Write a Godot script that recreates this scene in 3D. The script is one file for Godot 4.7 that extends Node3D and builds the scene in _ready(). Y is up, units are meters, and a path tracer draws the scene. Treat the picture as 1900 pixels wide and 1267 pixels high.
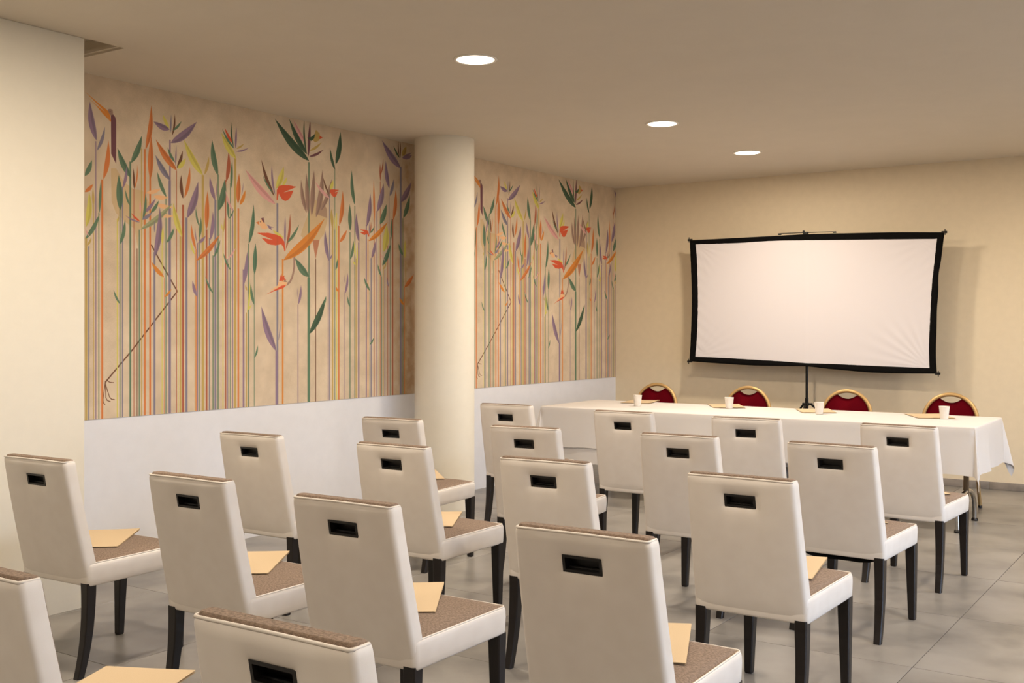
extends Node3D
# A meeting room: rows of white chairs face a draped table and a projection screen, a printed mural runs along one wall.
# Metres, y up. The mural wall is x = -5.64, the screen wall z = -10.34, the camera stands at the origin, 1.45 m high.

const WALL_X := -5.64
const WALL_Z := -10.34
const RIGHT_X := 2.6
const REAR_Z := 4.2
const CEILING_Y := 2.93
const MURAL_Y := 0.895
const PRINT_WIDTH := 3.79
const PRINT_HEIGHT := 2.035

# --- the print of the mural, in millimetres from its lower left corner ---
const PRINT_COLOURS := [[142, 125, 151], [111, 74, 85], [131, 134, 154], [95, 134, 107], [66, 101, 76], [158, 170, 132], [208, 125, 66], [212, 134, 54], [169, 98, 68], [210, 89, 54], [108, 77, 56], [210, 202, 102], [188, 166, 95], [217, 163, 161], [199, 173, 129], [233, 182, 137], [158, 134, 120]]
const PRINT_STEMS := [
	[13,1074,14,12],[31,1021,8,2],[62,1268,6,12],[78,1646,6,0],[98,1224,6,3],[121,1424,13,6],[225,1199,7,11],[244,1262,7,3],[262,1395,9,2],
	[317,1555,12,3],[343,1390,5,8],[366,1028,5,10],[382,1145,7,3],[398,1645,6,12],[423,1645,13,6],[462,1503,13,6],[494,1012,14,2],[552,1063,7,11],
	[569,857,4,6],[581,1364,6,3],[610,1472,19,2],[612,1728,12,0],[662,1540,6,8],[676,912,5,11],[694,1123,14,12],[714,1328,15,8],[741,1248,17,2],
	[809,1023,5,12],[818,1048,8,6],[830,1090,8,0],[844,1218,7,3],[873,1537,18,12],[904,1183,13,8],[927,1129,8,2],[957,1017,8,3],[977,1385,17,2],
	[1000,1555,9,3],[1041,1194,7,11],[1064,1523,9,8],[1078,998,10,0],[1091,1277,6,3],[1105,1509,6,3],[1124,1341,9,0],[1146,1684,19,12],[1174,1345,14,6],
	[1220,936,15,0],[1246,643,9,12],[1265,1111,8,3],[1316,918,6,3],[1531,1415,17,2],[1525,381,25,0],[1582,1024,15,7],[1731,706,7,0],[1841,1742,13,3],
	[1839,900,26,3],[1909,1040,9,10],[2041,1091,8,0],[2056,1524,10,2],[2088,1347,14,12],[2111,1715,7,3],[2131,1398,9,11],[2154,1303,14,6],[2221,812,7,0],
	[2277,1264,10,3],[2331,1469,10,3],[2346,1066,11,12],[2375,1192,15,0],[2462,1335,12,0],[2481,1224,8,7],[2503,831,7,3],[2518,1079,13,2],
	[2552,1506,8,8],[2585,1454,10,0],[2611,1351,9,5],[2625,1687,7,8],[2641,941,9,3],[2660,1040,10,12],[2680,998,8,0],[2715,1213,7,8],[2730,1583,7,2],
	[2749,1259,9,3],[2775,1402,14,8],[2874,1831,23,2],[2902,1421,8,3],[2919,865,9,6],[2937,1075,8,12],[3110,1500,10,3],[3190,1320,14,0],[3260,1650,12,6],
	[3350,1400,12,3],[3430,1200,14,2],[3520,1550,10,12],[3590,1300,12,8],[3680,1450,10,3],[3730,1250,12,0],
]
const PRINT_LEAVES := [
	[434,1377,545,1414,27,15],[487,1360,605,1367,32,15],[509,1313,636,1306,32,15],[531,1251,642,1251,27,15],[82,1651,38,1875,49,0],
	[86,1592,140,1741,24,2],[129,1425,163,1665,37,6],[323,1548,401,1727,43,3],[323,1456,226,1628,46,3],[5,1432,52,1532,33,3],[428,1642,470,1924,38,6],
	[463,1462,470,1735,44,6],[614,1474,501,1620,45,2],[608,1794,487,1826,43,0],[605,1803,558,1882,27,11],[618,1711,824,1877,58,0],
	[618,1776,621,1893,12,2],[629,1759,649,1900,15,10],[635,1792,702,1862,17,3],[666,1543,504,1718,51,6],[651,1592,593,1681,22,3],
	[655,1570,661,1704,12,0],[666,1557,711,1674,26,10],[671,1555,737,1631,34,11],[714,1368,700,1519,29,10],[725,1374,768,1579,30,6],
	[745,1246,835,1490,62,0],[874,1535,719,1749,57,11],[886,1541,924,1666,25,12],[998,1549,950,1779,52,3],[976,1380,930,1534,37,0],
	[988,1404,988,1510,9,0],[1069,1514,1089,1724,37,8],[1111,1475,1121,1667,24,3],[1155,1679,1028,1836,57,11],[1139,1745,1034,1863,21,3],
	[1130,1776,1055,1874,23,9],[1133,1754,1113,1919,15,4],[1149,1747,1158,1894,20,0],[1158,1748,1225,1791,14,12],[1155,1728,1267,1768,13,0],
	[1171,1378,1181,1585,44,6],[1200,1435,1217,1532,6,0],[1187,1371,1237,1477,31,7],[1003,1316,1058,1533,58,3],[903,1184,912,1438,42,6],
	[933,1115,956,1307,33,0],[844,1198,815,1323,16,3],[844,1123,856,1263,19,3],[818,1046,780,1210,24,6],[828,1089,808,1200,9,0],[835,1090,897,1143,24,0],
	[821,976,1015,1161,40,6],[708,1121,637,1334,48,11],[809,1013,771,1109,18,11],[1043,1175,1052,1277,15,12],[1040,1189,1031,1232,12,11],
	[1089,1270,1081,1412,22,3],[1092,1270,1136,1335,13,3],[1127,1322,1061,1461,20,13],[1267,1112,1310,1385,38,3],[1319,916,1328,1121,41,3],
	[1225,883,1253,1059,36,0],[1080,999,1152,1080,15,13],[1105,927,1044,1040,18,3],[963,1007,1018,1125,21,3],[587,1083,639,1174,18,3],
	[389,1146,633,1333,41,5],[246,1253,235,1466,50,3],[314,1286,282,1382,15,3],[264,1386,292,1530,23,0],[346,1391,339,1518,18,10],
	[348,1391,368,1544,11,6],[5,1338,60,1391,25,6],[14,1135,33,1345,41,11],[62,1263,58,1367,17,12],[101,1223,114,1424,21,3],[9,1063,104,1219,30,3],
	[33,1081,7,1126,10,13],[21,1025,48,1074,15,12],[418,1251,504,1351,25,0],[466,1255,528,1339,25,3],[407,1205,428,1381,22,3],[391,1248,389,1324,16,13],
	[389,1195,323,1243,14,9],[386,1190,282,1224,12,0],[402,1209,477,1260,26,2],[493,977,534,1297,51,0],[493,1135,494,1212,9,2],[553,1062,558,1185,22,11],
	[585,1365,515,1517,30,3],[589,1078,647,1174,20,3],[246,1048,280,1199,28,3],[226,1177,235,1222,10,12],[244,686,199,770,16,3],[567,860,469,953,31,7],
	[569,734,624,788,18,7],[824,745,789,847,28,0],[957,767,894,877,18,3],[1251,794,1237,833,15,12],[1251,641,1274,859,19,11],[1254,661,1293,701,16,11],
	[1316,697,1284,844,27,3],[1319,334,1349,421,16,3],[1835,1362,1813,1661,48,16],[1817,1371,1762,1606,42,16],[1868,1354,1894,1689,53,16],
	[1913,1347,1980,1705,62,16],[1965,1400,2080,1649,43,16],[1843,1751,1506,2006,74,4],[1824,1796,1645,2025,53,4],[1817,1869,1687,2024,43,13],
	[1817,1801,1794,2051,20,4],[1835,1782,1854,2053,31,1],[1846,1825,1973,1906,21,12],[1843,1783,1992,1853,21,1],[1513,1406,1234,1618,65,13],
	[1503,1460,1381,1703,32,10],[1492,1480,1391,1600,15,3],[1509,1471,1479,1683,22,0],[1520,1518,1592,1679,57,11],[1575,1539,1624,1611,25,11],
	[2057,1499,1902,1608,31,13],[2049,1530,1988,1647,18,10],[2060,1564,2095,1640,34,11],[1266,1110,1309,1383,39,3],[1318,907,1328,1121,43,3],
	[1215,822,1253,1060,32,0],[1589,1176,1485,1225,29,11],[1603,1121,1606,1333,20,0],[1613,1096,1653,1355,25,8],[1624,1142,1744,1283,26,3],
	[1589,1017,2003,1345,86,7],[1839,909,1701,1039,64,3],[2049,1035,2007,1258,40,0],[2057,1046,2087,1091,15,0],[2087,1280,2076,1424,32,12],
	[1520,376,1381,688,64,0],[1540,449,1555,597,10,2],[1843,493,2018,773,62,4],[1734,706,1762,848,27,0],[1728,753,1725,831,6,0],[1322,337,1349,419,17,3],
	[2121,1760,2172,2013,56,4],[2115,1716,2059,1876,32,4],[2331,1476,2297,1738,42,3],[2160,1308,2197,1573,47,6],[2279,1274,2273,1479,45,3],
	[2467,1322,2507,1585,52,0],[2556,1367,2547,1697,24,6],[2590,1449,2665,1678,63,0],[2628,1686,2622,1833,19,8],[2632,1743,2660,1872,15,8],
	[2733,1645,2691,1859,51,0],[2737,1583,2790,1727,36,2],[2781,1396,2812,1645,46,6],[2875,1823,2645,2014,73,0],[2861,1903,2785,1992,19,4],
	[2857,1909,2845,2035,14,10],[2869,1904,2872,2033,14,10],[2893,1925,2943,2008,48,12],[2875,1550,3008,1724,63,0],[2907,1424,2989,1616,53,3],
	[2620,1351,2702,1519,58,3],[2090,1299,2074,1424,28,12],[2109,1262,2113,1387,11,11],[2164,1182,2243,1280,34,6],[2047,1054,2008,1258,40,0],
	[2055,1054,2086,1086,11,0],[2121,971,2140,1056,22,3],[2148,810,2121,847,21,7],[2223,795,2253,955,27,0],[2217,877,2216,942,6,0],
	[2380,1193,2349,1418,44,0],[2283,1058,2318,1206,30,3],[2335,1080,2327,1201,20,11],[2356,1009,2360,1181,16,11],[2339,1019,2311,1045,16,11],
	[2667,1137,2702,1357,78,11],[2498,1257,2496,1358,13,0],[2503,1268,2515,1365,12,8],[2505,1274,2560,1332,17,3],[2488,1211,2715,1378,46,7],
	[2522,1078,2568,1216,38,0],[2755,1240,2761,1408,23,3],[2650,1028,2746,1199,50,3],[2680,1069,2624,1129,10,13],[2667,1000,2698,1064,19,12],
	[2641,942,2594,1037,25,3],[2724,865,2706,939,16,0],[2505,825,2434,929,27,3],[2902,1121,2846,1214,31,3],[2925,1099,2929,1252,29,11],
	[2920,865,3040,975,42,6],[1994,708,2019,773,18,3],[2276,696,2249,781,19,3],[2505,407,2551,463,19,3],[2916,723,2857,780,28,7],
	[3110,1480,3050,1720,26,3],[3190,1300,3240,1520,30,0],[3260,1640,3280,1900,28,6],[3350,1390,3280,1590,30,3],[3430,1190,3480,1430,30,2],
	[3520,1540,3460,1750,26,11],[3590,1290,3630,1510,26,8],[3680,1440,3740,1640,26,3],
]
const PRINT_SHAPES := [
	[0,14,[181,1499,216,1503,272,1427,339,1390,407,1388,466,1304,434,1212,381,1141,370,1038,349,1147,287,1182,216,1233,186,1300]],
	[0,14,[1795,1467,1988,1475,2026,1420,2030,1329,1996,1230,1950,1184,1876,1179,1854,1136,1759,1203,1773,1246,1832,1366]],
	[0,16,[1988,1470,2026,1414,2030,1350,1996,1358,1905,1372]],[0,8,[1876,1179,1950,1184,1909,1039]],
	[1,1,[181,1817,196,1824,211,1809,217,1788,217,1529,183,1585]],[1,16,[160,1835,163,1850,177,1854,192,1851,195,1837,196,1822,181,1815,173,1820]],
	[1,7,[183,1774,126,1815,77,1860,21,1898,87,1858,141,1828]],[1,7,[183,1776,141,1828,97,1861,5,1926,106,1869,158,1841,176,1816]],
	[1,10,[172,1839,177,1841,179,1837,175,1833]],
	[1,9,[1523,1437,1526,1508,1547,1539,1589,1548,1652,1553,1716,1549,1589,1497,1687,1520,1659,1471,1631,1445,1606,1437,1578,1445,1554,1471,1544,1487,1533,1438]],
	[1,9,[2055,1537,2063,1567,2109,1573,2160,1573,2101,1547,2144,1559,2125,1522,2105,1512,2078,1526,2067,1541]],
	[1,9,[1599,1079,1589,1110,1568,1129,1513,1118,1445,1121,1381,1162,1492,1154,1338,1193,1445,1201,1526,1192,1568,1180,1596,1151,1610,1090]],
	[1,9,[2488,1242,2471,1266,2438,1254,2389,1272,2438,1278,2389,1294,2463,1296,2484,1284,2496,1251]],
	[1,0,[2893,1913,2943,1943,3021,1968,2971,1935,3019,1950,2989,1914,2943,1901,2902,1903]],
	[1,12,[1876,1909,1905,1971,1913,1988,1950,1967,1958,1941,1943,1913,1905,1894]],[1,4,[1824,1917,1861,1927,1905,1958,1894,1922,1868,1900,1846,1904]],
	[1,9,[1950,1951,1984,1940,1950,1924]],[1,15,[1361,1251,1371,1276,1378,1296,1401,1304,1411,1269,1431,1246,1441,1237,1418,1222,1388,1225]],
	[1,1,[1378,1296,1401,1304,1411,1264,1391,1278]],[1,0,[1431,1258,1458,1250,1503,1239,1472,1239,1479,1222,1452,1232]],
	[1,6,[1332,1264,1363,1276,1359,1249]],[1,10,[1367,1272,1373,1276,1379,1272,1373,1266]],
	[1,9,[1547,868,1554,888,1568,925,1575,899,1599,910,1596,892,1617,880]],[1,10,[1589,864,1603,879,1622,867]],
	[1,15,[1540,862,1589,867,1631,860,1617,839,1533,816,1458,796,1533,837]],[1,9,[1617,844,1589,820,1499,796,1418,768,1575,838]],
]
const PRINT_STROKES := [
	[10,9,[471,1057,547,944,593,881,668,774]],[10,9,[668,772,593,690,329,403,142,217]],[10,5,[142,217,127,115,129,96,140,84]],
	[10,5,[143,210,146,125,155,108,177,99]],[10,5,[144,202,171,128,184,114,206,110]],[10,5,[153,228,175,214,200,212]],
	[16,17,[1694,1074,1694,976,1687,940,1673,898,1652,866,1617,844]],
]

var used := {}
var M := {}

# ------------------------------------------------------------------ helpers
func numbered(called: String) -> String:
	if not used.has(called):
		used[called] = 0
		return called
	used[called] += 1
	return "%s_%03d" % [called, used[called]]

func tag(o: Node, label: String, category: String, group := "") -> Node:
	o.set_meta("label", label)
	o.set_meta("category", category)
	if group != "":
		o.set_meta("group", group)
	return o

func thing(called: String, label: String, category: String, at := Vector3.ZERO, turn := 0.0, group := "") -> Node3D:
	var o := Node3D.new()
	o.name = numbered(called)
	add_child(o)
	o.position = at
	o.rotation.y = turn
	tag(o, label, category, group)
	return o

func part(called: String, mesh: Mesh, m: Material, parent: Node, at := Vector3.ZERO) -> MeshInstance3D:
	var o := MeshInstance3D.new()
	o.name = called
	o.mesh = mesh
	o.material_override = m
	parent.add_child(o, true)
	o.position = at
	return o

func structure(called: String, mesh: Mesh, m: Material) -> MeshInstance3D:
	var o := part(called, mesh, m, self)
	o.set_meta("kind", "structure")
	return o

func begin() -> SurfaceTool:
	var st := SurfaceTool.new()
	st.begin(Mesh.PRIMITIVE_TRIANGLES)
	return st

func done(st: SurfaceTool) -> ArrayMesh:
	st.generate_normals()
	st.index()
	return st.commit()

func tri(st: SurfaceTool, a: Vector3, b: Vector3, c: Vector3) -> void:
	st.add_vertex(a); st.add_vertex(b); st.add_vertex(c)

func quad(st: SurfaceTool, a: Vector3, b: Vector3, c: Vector3, d: Vector3) -> void:
	tri(st, a, b, c)
	tri(st, a, c, d)

# rows of points joined into a surface
func sheet(st: SurfaceTool, rows: Array, closed := false, flip := false) -> void:
	for i in rows.size() - 1:
		var a: PackedVector3Array = rows[i]
		var b: PackedVector3Array = rows[i + 1]
		var n := a.size()
		for j in (n if closed else n - 1):
			var k := (j + 1) % n
			if flip:
				quad(st, a[j], b[j], b[k], a[k])
			else:
				quad(st, a[j], a[k], b[k], b[j])

func fan(st: SurfaceTool, ring: PackedVector3Array, flip := false) -> void:
	var c := Vector3.ZERO
	for p in ring:
		c += p
	c /= ring.size()
	for j in ring.size():
		var k := (j + 1) % ring.size()
		if flip:
			tri(st, c, ring[k], ring[j])
		else:
			tri(st, c, ring[j], ring[k])

# closed rings from one end to the other, ends capped with a flat face
func loft(st: SurfaceTool, rings: Array, capped := true) -> void:
	st.set_smooth_group(0)
	sheet(st, rings, true)
	if capped:
		st.set_smooth_group(1)
		fan(st, rings[0], true)
		fan(st, rings[rings.size() - 1])
		st.set_smooth_group(0)

func box(st: SurfaceTool, lo: Vector3, hi: Vector3) -> void:
	st.set_smooth_group(-1)
	var p := []
	for i in 8:
		p.append(Vector3(hi.x if i & 1 else lo.x, hi.y if i & 2 else lo.y, hi.z if i & 4 else lo.z))
	quad(st, p[0], p[1], p[3], p[2])
	quad(st, p[5], p[4], p[6], p[7])
	quad(st, p[4], p[0], p[2], p[6])
	quad(st, p[1], p[5], p[7], p[3])
	quad(st, p[2], p[3], p[7], p[6])
	quad(st, p[4], p[5], p[1], p[0])

# box with rounded edges
func rbox(st: SurfaceTool, c: Vector3, size: Vector3, r: float, steps := 2) -> void:
	st.set_smooth_group(0)
	var h := size * 0.5
	var axes := [[0, 1, 2], [1, 2, 0], [2, 0, 1]]
	for ax in axes:
		var iu: int = ax[0]
		var iv: int = ax[1]
		var iw: int = ax[2]
		var us := edge_lines(h[iu], r, steps)
		var vs := edge_lines(h[iv], r, steps)
		for s in [-1.0, 1.0]:
			var rows := []
			for v in vs:
				var row := PackedVector3Array()
				for u in us:
					var p := Vector3.ZERO
					p[iu] = u
					p[iv] = v
					p[iw] = s * h[iw]
					var q := p.clamp(-(h - Vector3.ONE * r), h - Vector3.ONE * r)
					row.append(c + q + (p - q).normalized() * r)
				rows.append(row)
			sheet(st, rows, false, s > 0.0)

func edge_lines(h: float, r: float, steps: int) -> PackedFloat32Array:
	var a := PackedFloat32Array()
	for i in steps + 1:
		a.append(-h + r * (1.0 - tan((1.0 - float(i) / steps) * PI / 4.0)))
	for i in steps + 1:
		a.append(h - r * (1.0 - tan(float(i) / steps * PI / 4.0)))
	return a

func ring8(c: Vector3, hx: float, hz: float, cut: float) -> PackedVector3Array:
	var o := PackedVector3Array()
	for q in [[-1, 1, 1, 0], [-1, 1, 0, 1], [1, 1, 0, 1], [1, 1, 1, 0], [1, -1, 1, 0], [1, -1, 0, 1], [-1, -1, 0, 1], [-1, -1, 1, 0]]:
		# corner points cut on x or on z
		var x: float = q[0] * (hx - (cut if q[3] == 1 else 0.0))
		var z: float = q[1] * (hz - (cut if q[2] == 1 else 0.0))
		o.append(c + Vector3(x, 0, z))
	return o

# a square bar through the centres, half sizes given for each
func post(st: SurfaceTool, centres: Array, halves: Array, cut := 0.004) -> void:
	var rings := []
	for i in centres.size():
		rings.append(ring8(centres[i], halves[i], halves[i], cut))
	st.set_smooth_group(-1)
	sheet(st, rings, true)
	fan(st, rings[0], true)
	fan(st, rings[rings.size() - 1])

func tube(st: SurfaceTool, pts: Array, r: float, n := 8, closed := false, squash := 1.0) -> void:
	var rings := []
	var count := pts.size()
	var side := Vector3.ZERO
	for i in count:
		var a: Vector3 = pts[(i - 1 + count) % count] if closed or i > 0 else pts[0]
		var b: Vector3 = pts[(i + 1) % count] if closed or i < count - 1 else pts[count - 1]
		var t := (b - a).normalized()
		if side == Vector3.ZERO:
			side = t.cross(Vector3.UP if absf(t.y) < 0.9 else Vector3.RIGHT).normalized()
		side = (side - t * side.dot(t)).normalized()
		var up := side.cross(t).normalized()
		var ring := PackedVector3Array()
		for k in n:
			var g := TAU * k / n
			ring.append(pts[i] + side * cos(g) * r + up * sin(g) * r * squash)
		rings.append(ring)
	if closed:
		rings.append(rings[0])
	loft(st, rings, not closed)

func lathe(st: SurfaceTool, profile: Array, n := 24) -> void:
	var rings := []
	for p in profile:
		var ring := PackedVector3Array()
		for k in n:
			var g := TAU * k / n
			ring.append(Vector3(cos(g) * p.x, p.y, sin(g) * p.x))
		rings.append(ring)
	st.set_smooth_group(0)
	sheet(st, rings, true, true)

func box_mesh(lo: Vector3, hi: Vector3) -> ArrayMesh:
	var st := begin()
	box(st, lo, hi)
	return done(st)

func rbox_mesh(c: Vector3, size: Vector3, r: float, steps := 2) -> ArrayMesh:
	var st := begin()
	rbox(st, c, size, r, steps)
	return done(st)

func lerp_line(a: Array, t: float) -> Vector2:
	var f := t * (a.size() - 1)
	var i := mini(int(f), a.size() - 2)
	# smooth through the points
	var p0 := Vector2(a[maxi(i - 1, 0)][0], a[maxi(i - 1, 0)][1])
	var p1 := Vector2(a[i][0], a[i][1])
	var p2 := Vector2(a[i + 1][0], a[i + 1][1])
	var p3 := Vector2(a[mini(i + 2, a.size() - 1)][0], a[mini(i + 2, a.size() - 1)][1])
	return p1.cubic_interpolate(p2, p0, p3, f - i)

# ------------------------------------------------------------------ materials
func noise(freq: float, seed_ := 1, octaves := 4, kind := FastNoiseLite.TYPE_SIMPLEX_SMOOTH) -> FastNoiseLite:
	var n := FastNoiseLite.new()
	n.noise_type = kind
	n.frequency = freq
	n.seed = seed_
	n.fractal_octaves = octaves
	return n

func noise_tex(freq: float, colours: Array, seed_ := 1, octaves := 4, size := 512) -> NoiseTexture2D:
	var t := NoiseTexture2D.new()
	t.width = size
	t.height = size
	t.seamless = true
	t.noise = noise(freq, seed_, octaves)
	var g := Gradient.new()
	g.offsets = PackedFloat32Array([0.0, 1.0])
	g.colors = PackedColorArray([colours[0], colours[1]])
	if colours.size() == 3:
		g.offsets = PackedFloat32Array([0.0, 0.5, 1.0])
		g.colors = PackedColorArray(colours)
	t.color_ramp = g
	return t

func bump_tex(freq: float, strength: float, seed_ := 3, octaves := 3) -> NoiseTexture2D:
	var t := NoiseTexture2D.new()
	t.width = 512
	t.height = 512
	t.seamless = true
	t.noise = noise(freq, seed_, octaves)
	t.as_normal_map = true
	t.bump_strength = strength
	return t

func mat(called: String, c: Color, rough: float, metal := 0.0) -> StandardMaterial3D:
	var m := StandardMaterial3D.new()
	m.resource_name = called
	m.albedo_color = c
	m.roughness = rough
	m.metallic = metal
	M[called] = m
	return m

func triplanar(m: StandardMaterial3D, scale_: float, world := false) -> void:
	m.uv1_triplanar = true
	m.uv1_world_triplanar = world
	m.uv1_scale = Vector3.ONE * scale_

func make_materials() -> void:
	var m := mat("cream_paint", Color(0.885, 0.86, 0.80), 0.75)
	m.albedo_texture = noise_tex(0.02, [Color(0.985, 0.985, 0.985), Color(1, 1, 1)], 11)
	m.normal_enabled = true
	m.normal_texture = bump_tex(0.15, 1.0)
	m.normal_scale = 0.06
	triplanar(m, 1.0, true)
	m = mat("back_paint", Color(0.86, 0.80, 0.69), 0.75)
	m.albedo_texture = noise_tex(0.02, [Color(0.98, 0.98, 0.98), Color(1, 1, 1)], 12)
	m.normal_enabled = true
	m.normal_texture = M.cream_paint.normal_texture
	m.normal_scale = 0.06
	triplanar(m, 1.0, true)
	m = mat("white_paint", Color(0.865, 0.865, 0.88), 0.6)
	m.albedo_texture = noise_tex(0.02, [Color(0.98, 0.98, 0.98), Color(1, 1, 1)], 13)
	triplanar(m, 0.7, true)
	m = mat("ceiling_paint", Color(0.84, 0.80, 0.735), 0.8)
	m.albedo_texture = noise_tex(0.01, [Color(0.988, 0.988, 0.988), Color(1, 1, 1)], 14)
	triplanar(m, 0.5, true)
	mat("grout", Color(0.24, 0.22, 0.21), 0.9)
	for i in 4:
		var k: float = [0.0, 0.025, -0.02, 0.012][i]
		m = mat("tile_%d" % i, Color(0.575 + k, 0.56 + k, 0.54 + k), 0.38)
		m.albedo_texture = noise_tex(0.006, [Color(0.74, 0.74, 0.74), Color(0.92, 0.915, 0.91), Color(1, 1, 1)], 21 + i, 6)
		m.roughness_texture = noise_tex(0.01, [Color(0.8, 0.8, 0.8), Color(1, 1, 1)], 31, 4, 256) if i == 0 else M.tile_0.roughness_texture
		triplanar(m, 0.55, true)
		m.uv1_offset = Vector3(0.37 * i, 0.21 * i, 0.11 * i)
	m = mat("skirting_tile", Color(0.60, 0.56, 0.52), 0.5)
	m.albedo_texture = M.tile_1.albedo_texture
	triplanar(m, 1.3, true)
	m = mat("vinyl", Color(0.875, 0.845, 0.81), 0.42)
	m.albedo_texture = noise_tex(0.008, [Color(0.975, 0.97, 0.965), Color(1, 1, 1)], 41, 2)
	m.normal_enabled = true
	m.normal_texture = bump_tex(0.35, 2.0, 42)
	m.normal_scale = 0.05
	triplanar(m, 2.5)
	m = mat("brown_fabric", Color(0.62, 0.535, 0.465), 0.95)
	m.albedo_texture = noise_tex(0.07, [Color(0.56, 0.55, 0.54), Color(0.84, 0.83, 0.82), Color(1, 1, 1)], 51, 5)
	m.normal_enabled = true
	m.normal_texture = bump_tex(0.4, 6.0, 52)
	m.normal_scale = 0.5
	m.rim_enabled = true
	m.rim = 0.25
	m.rim_tint = 0.6
	m.uv1_triplanar = true
	m.uv1_scale = Vector3(2.2, 3.0, 3.6)
	m = mat("dark_wood", Color(0.095, 0.06, 0.048), 0.42)
	m.albedo_texture = noise_tex(0.03, [Color(0.7, 0.68, 0.66), Color(1, 1, 1)], 61)
	m.uv1_triplanar = true
	m.uv1_scale = Vector3(9, 1.2, 9)
	mat("black_plastic", Color(0.075, 0.068, 0.064), 0.35)
	mat("black_cloth", Color(0.07, 0.065, 0.065), 0.95)
	m = mat("kraft", Color(0.81, 0.72, 0.585), 0.85)
	m.albedo_texture = noise_tex(0.2, [Color(0.95, 0.94, 0.93), Color(1, 1, 1)], 71, 3)
	triplanar(m, 3.0)
	mat("white_print", Color(0.95, 0.93, 0.9), 0.7)
	m = mat("table_cloth", Color(0.825, 0.805, 0.79), 0.85)
	m.normal_enabled = true
	m.normal_texture = bump_tex(0.45, 4.0, 82)
	m.normal_scale = 0.2
	m.rim_enabled = true
	m.rim = 0.15
	triplanar(m, 4.0)
	m = mat("screen_cloth", Color(0.85, 0.83, 0.84), 0.8)
	mat("screen_border", Color(0.035, 0.03, 0.028), 0.9).metallic_specular = 0.25
	mat("black_metal", Color(0.08, 0.075, 0.07), 0.35, 0.4)
	m = mat("gold_metal", Color(0.74, 0.61, 0.41), 0.42, 0.5)
	m = mat("red_velvet", Color(0.36, 0.008, 0.06), 0.9)
	m.albedo_texture = noise_tex(0.1, [Color(0.8, 0.8, 0.8), Color(1, 1, 1)], 91)
	m.rim_enabled = true
	m.rim = 0.04
	m.metallic_specular = 0.15
	m.rim_tint = 0.7
	triplanar(m, 3.0)
	mat("chrome", Color(0.75, 0.74, 0.72), 0.2, 1.0)
	mat("brown_metal", Color(0.42, 0.33, 0.23), 0.45, 0.3)
	mat("table_wood", Color(0.5, 0.4, 0.3), 0.6)
	mat("paper_cup", Color(0.85, 0.825, 0.79), 0.7)
	mat("lamp_trim", Color(0.92, 0.9, 0.86), 0.4)
	m = mat("lamp_lens", Color(1, 0.97, 0.92), 0.5)
	m.emission_enabled = true
	m.emission = LAMP_COLOUR
	m.emission_energy_multiplier = 6.0
	mat("window_frame", Color(0.85, 0.85, 0.84), 0.4)
	m = mat("glass", Color(0.95, 0.98, 1.0, 0.06), 0.03)
	m.transparency = BaseMaterial3D.TRANSPARENCY_ALPHA
	m = mat("mural_print", MURAL_TINT, 0.8)
	m.albedo_texture = ImageTexture.create_from_image(paint_print())
	mat("mural_edge", Color(0.7, 0.6, 0.48), 0.85)

# ------------------------------------------------------------------ the mural's print
const PW := 2048
const PH := 1100
var pixels := PackedByteArray()

func run(y: int, x0: float, x1: float, c: Array, alpha := 1.0) -> void:
	if y < 0 or y >= PH or x1 <= 0.0 or x0 >= PW:
		return
	x0 = maxf(x0, 0.0)
	x1 = minf(x1, PW)
	for x in range(int(x0), mini(int(ceil(x1)), PW)):
		var k := (minf(x1, x + 1.0) - maxf(x0, x)) * alpha
		var i := (y * PW + x) * 3
		# the ink lets a little of the ground's mottling through
		pixels[i] = int(lerpf(pixels[i], c[0] * (0.86 + pixels[i] * 0.0007), k))
		pixels[i + 1] = int(lerpf(pixels[i + 1], c[1] * (0.86 + pixels[i] * 0.0007), k))
		pixels[i + 2] = int(lerpf(pixels[i + 2], c[2] * (0.86 + pixels[i] * 0.0007), k))

func fill(poly: PackedVector2Array, c: Array, alpha := 1.0) -> void:
	var y0 := 1e9
	var y1 := -1e9
	for p in poly:
		y0 = minf(y0, p.y)
		y1 = maxf(y1, p.y)
	for y in range(int(floor(y0)), int(ceil(y1)) + 1):
		var hits := PackedFloat32Array()
		for j in poly.size():
			var a := poly[j]
			var b := poly[(j + 1) % poly.size()]
			if (a.y <= y + 0.5) != (b.y <= y + 0.5):
				hits.append(a.x + (y + 0.5 - a.y) / (b.y - a.y) * (b.x - a.x))
		hits.sort()
		for j in range(0, hits.size() - 1, 2):
			run(y, hits[j], hits[j + 1], c, alpha)

func spot(u: float, v: float) -> Vector2:
	return Vector2(u / 1000.0 / PRINT_WIDTH * PW, (1.0 - v / 1000.0 / PRINT_HEIGHT) * PH)

func stroke(pts: Array, w: float, c: Array) -> void:
	for i in pts.size() - 1:
		var a := spot(pts[i].x, pts[i].y)
		var b := spot(pts[i + 1].x, pts[i + 1].y)
		var n := (b - a).normalized().orthogonal() * (w / 1000.0 / PRINT_WIDTH * PW) * 0.5
		var e := (b - a).normalized() * 0.6
		fill(PackedVector2Array([a - e + n, b + e + n, b + e - n, a - e - n]), c)

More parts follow.
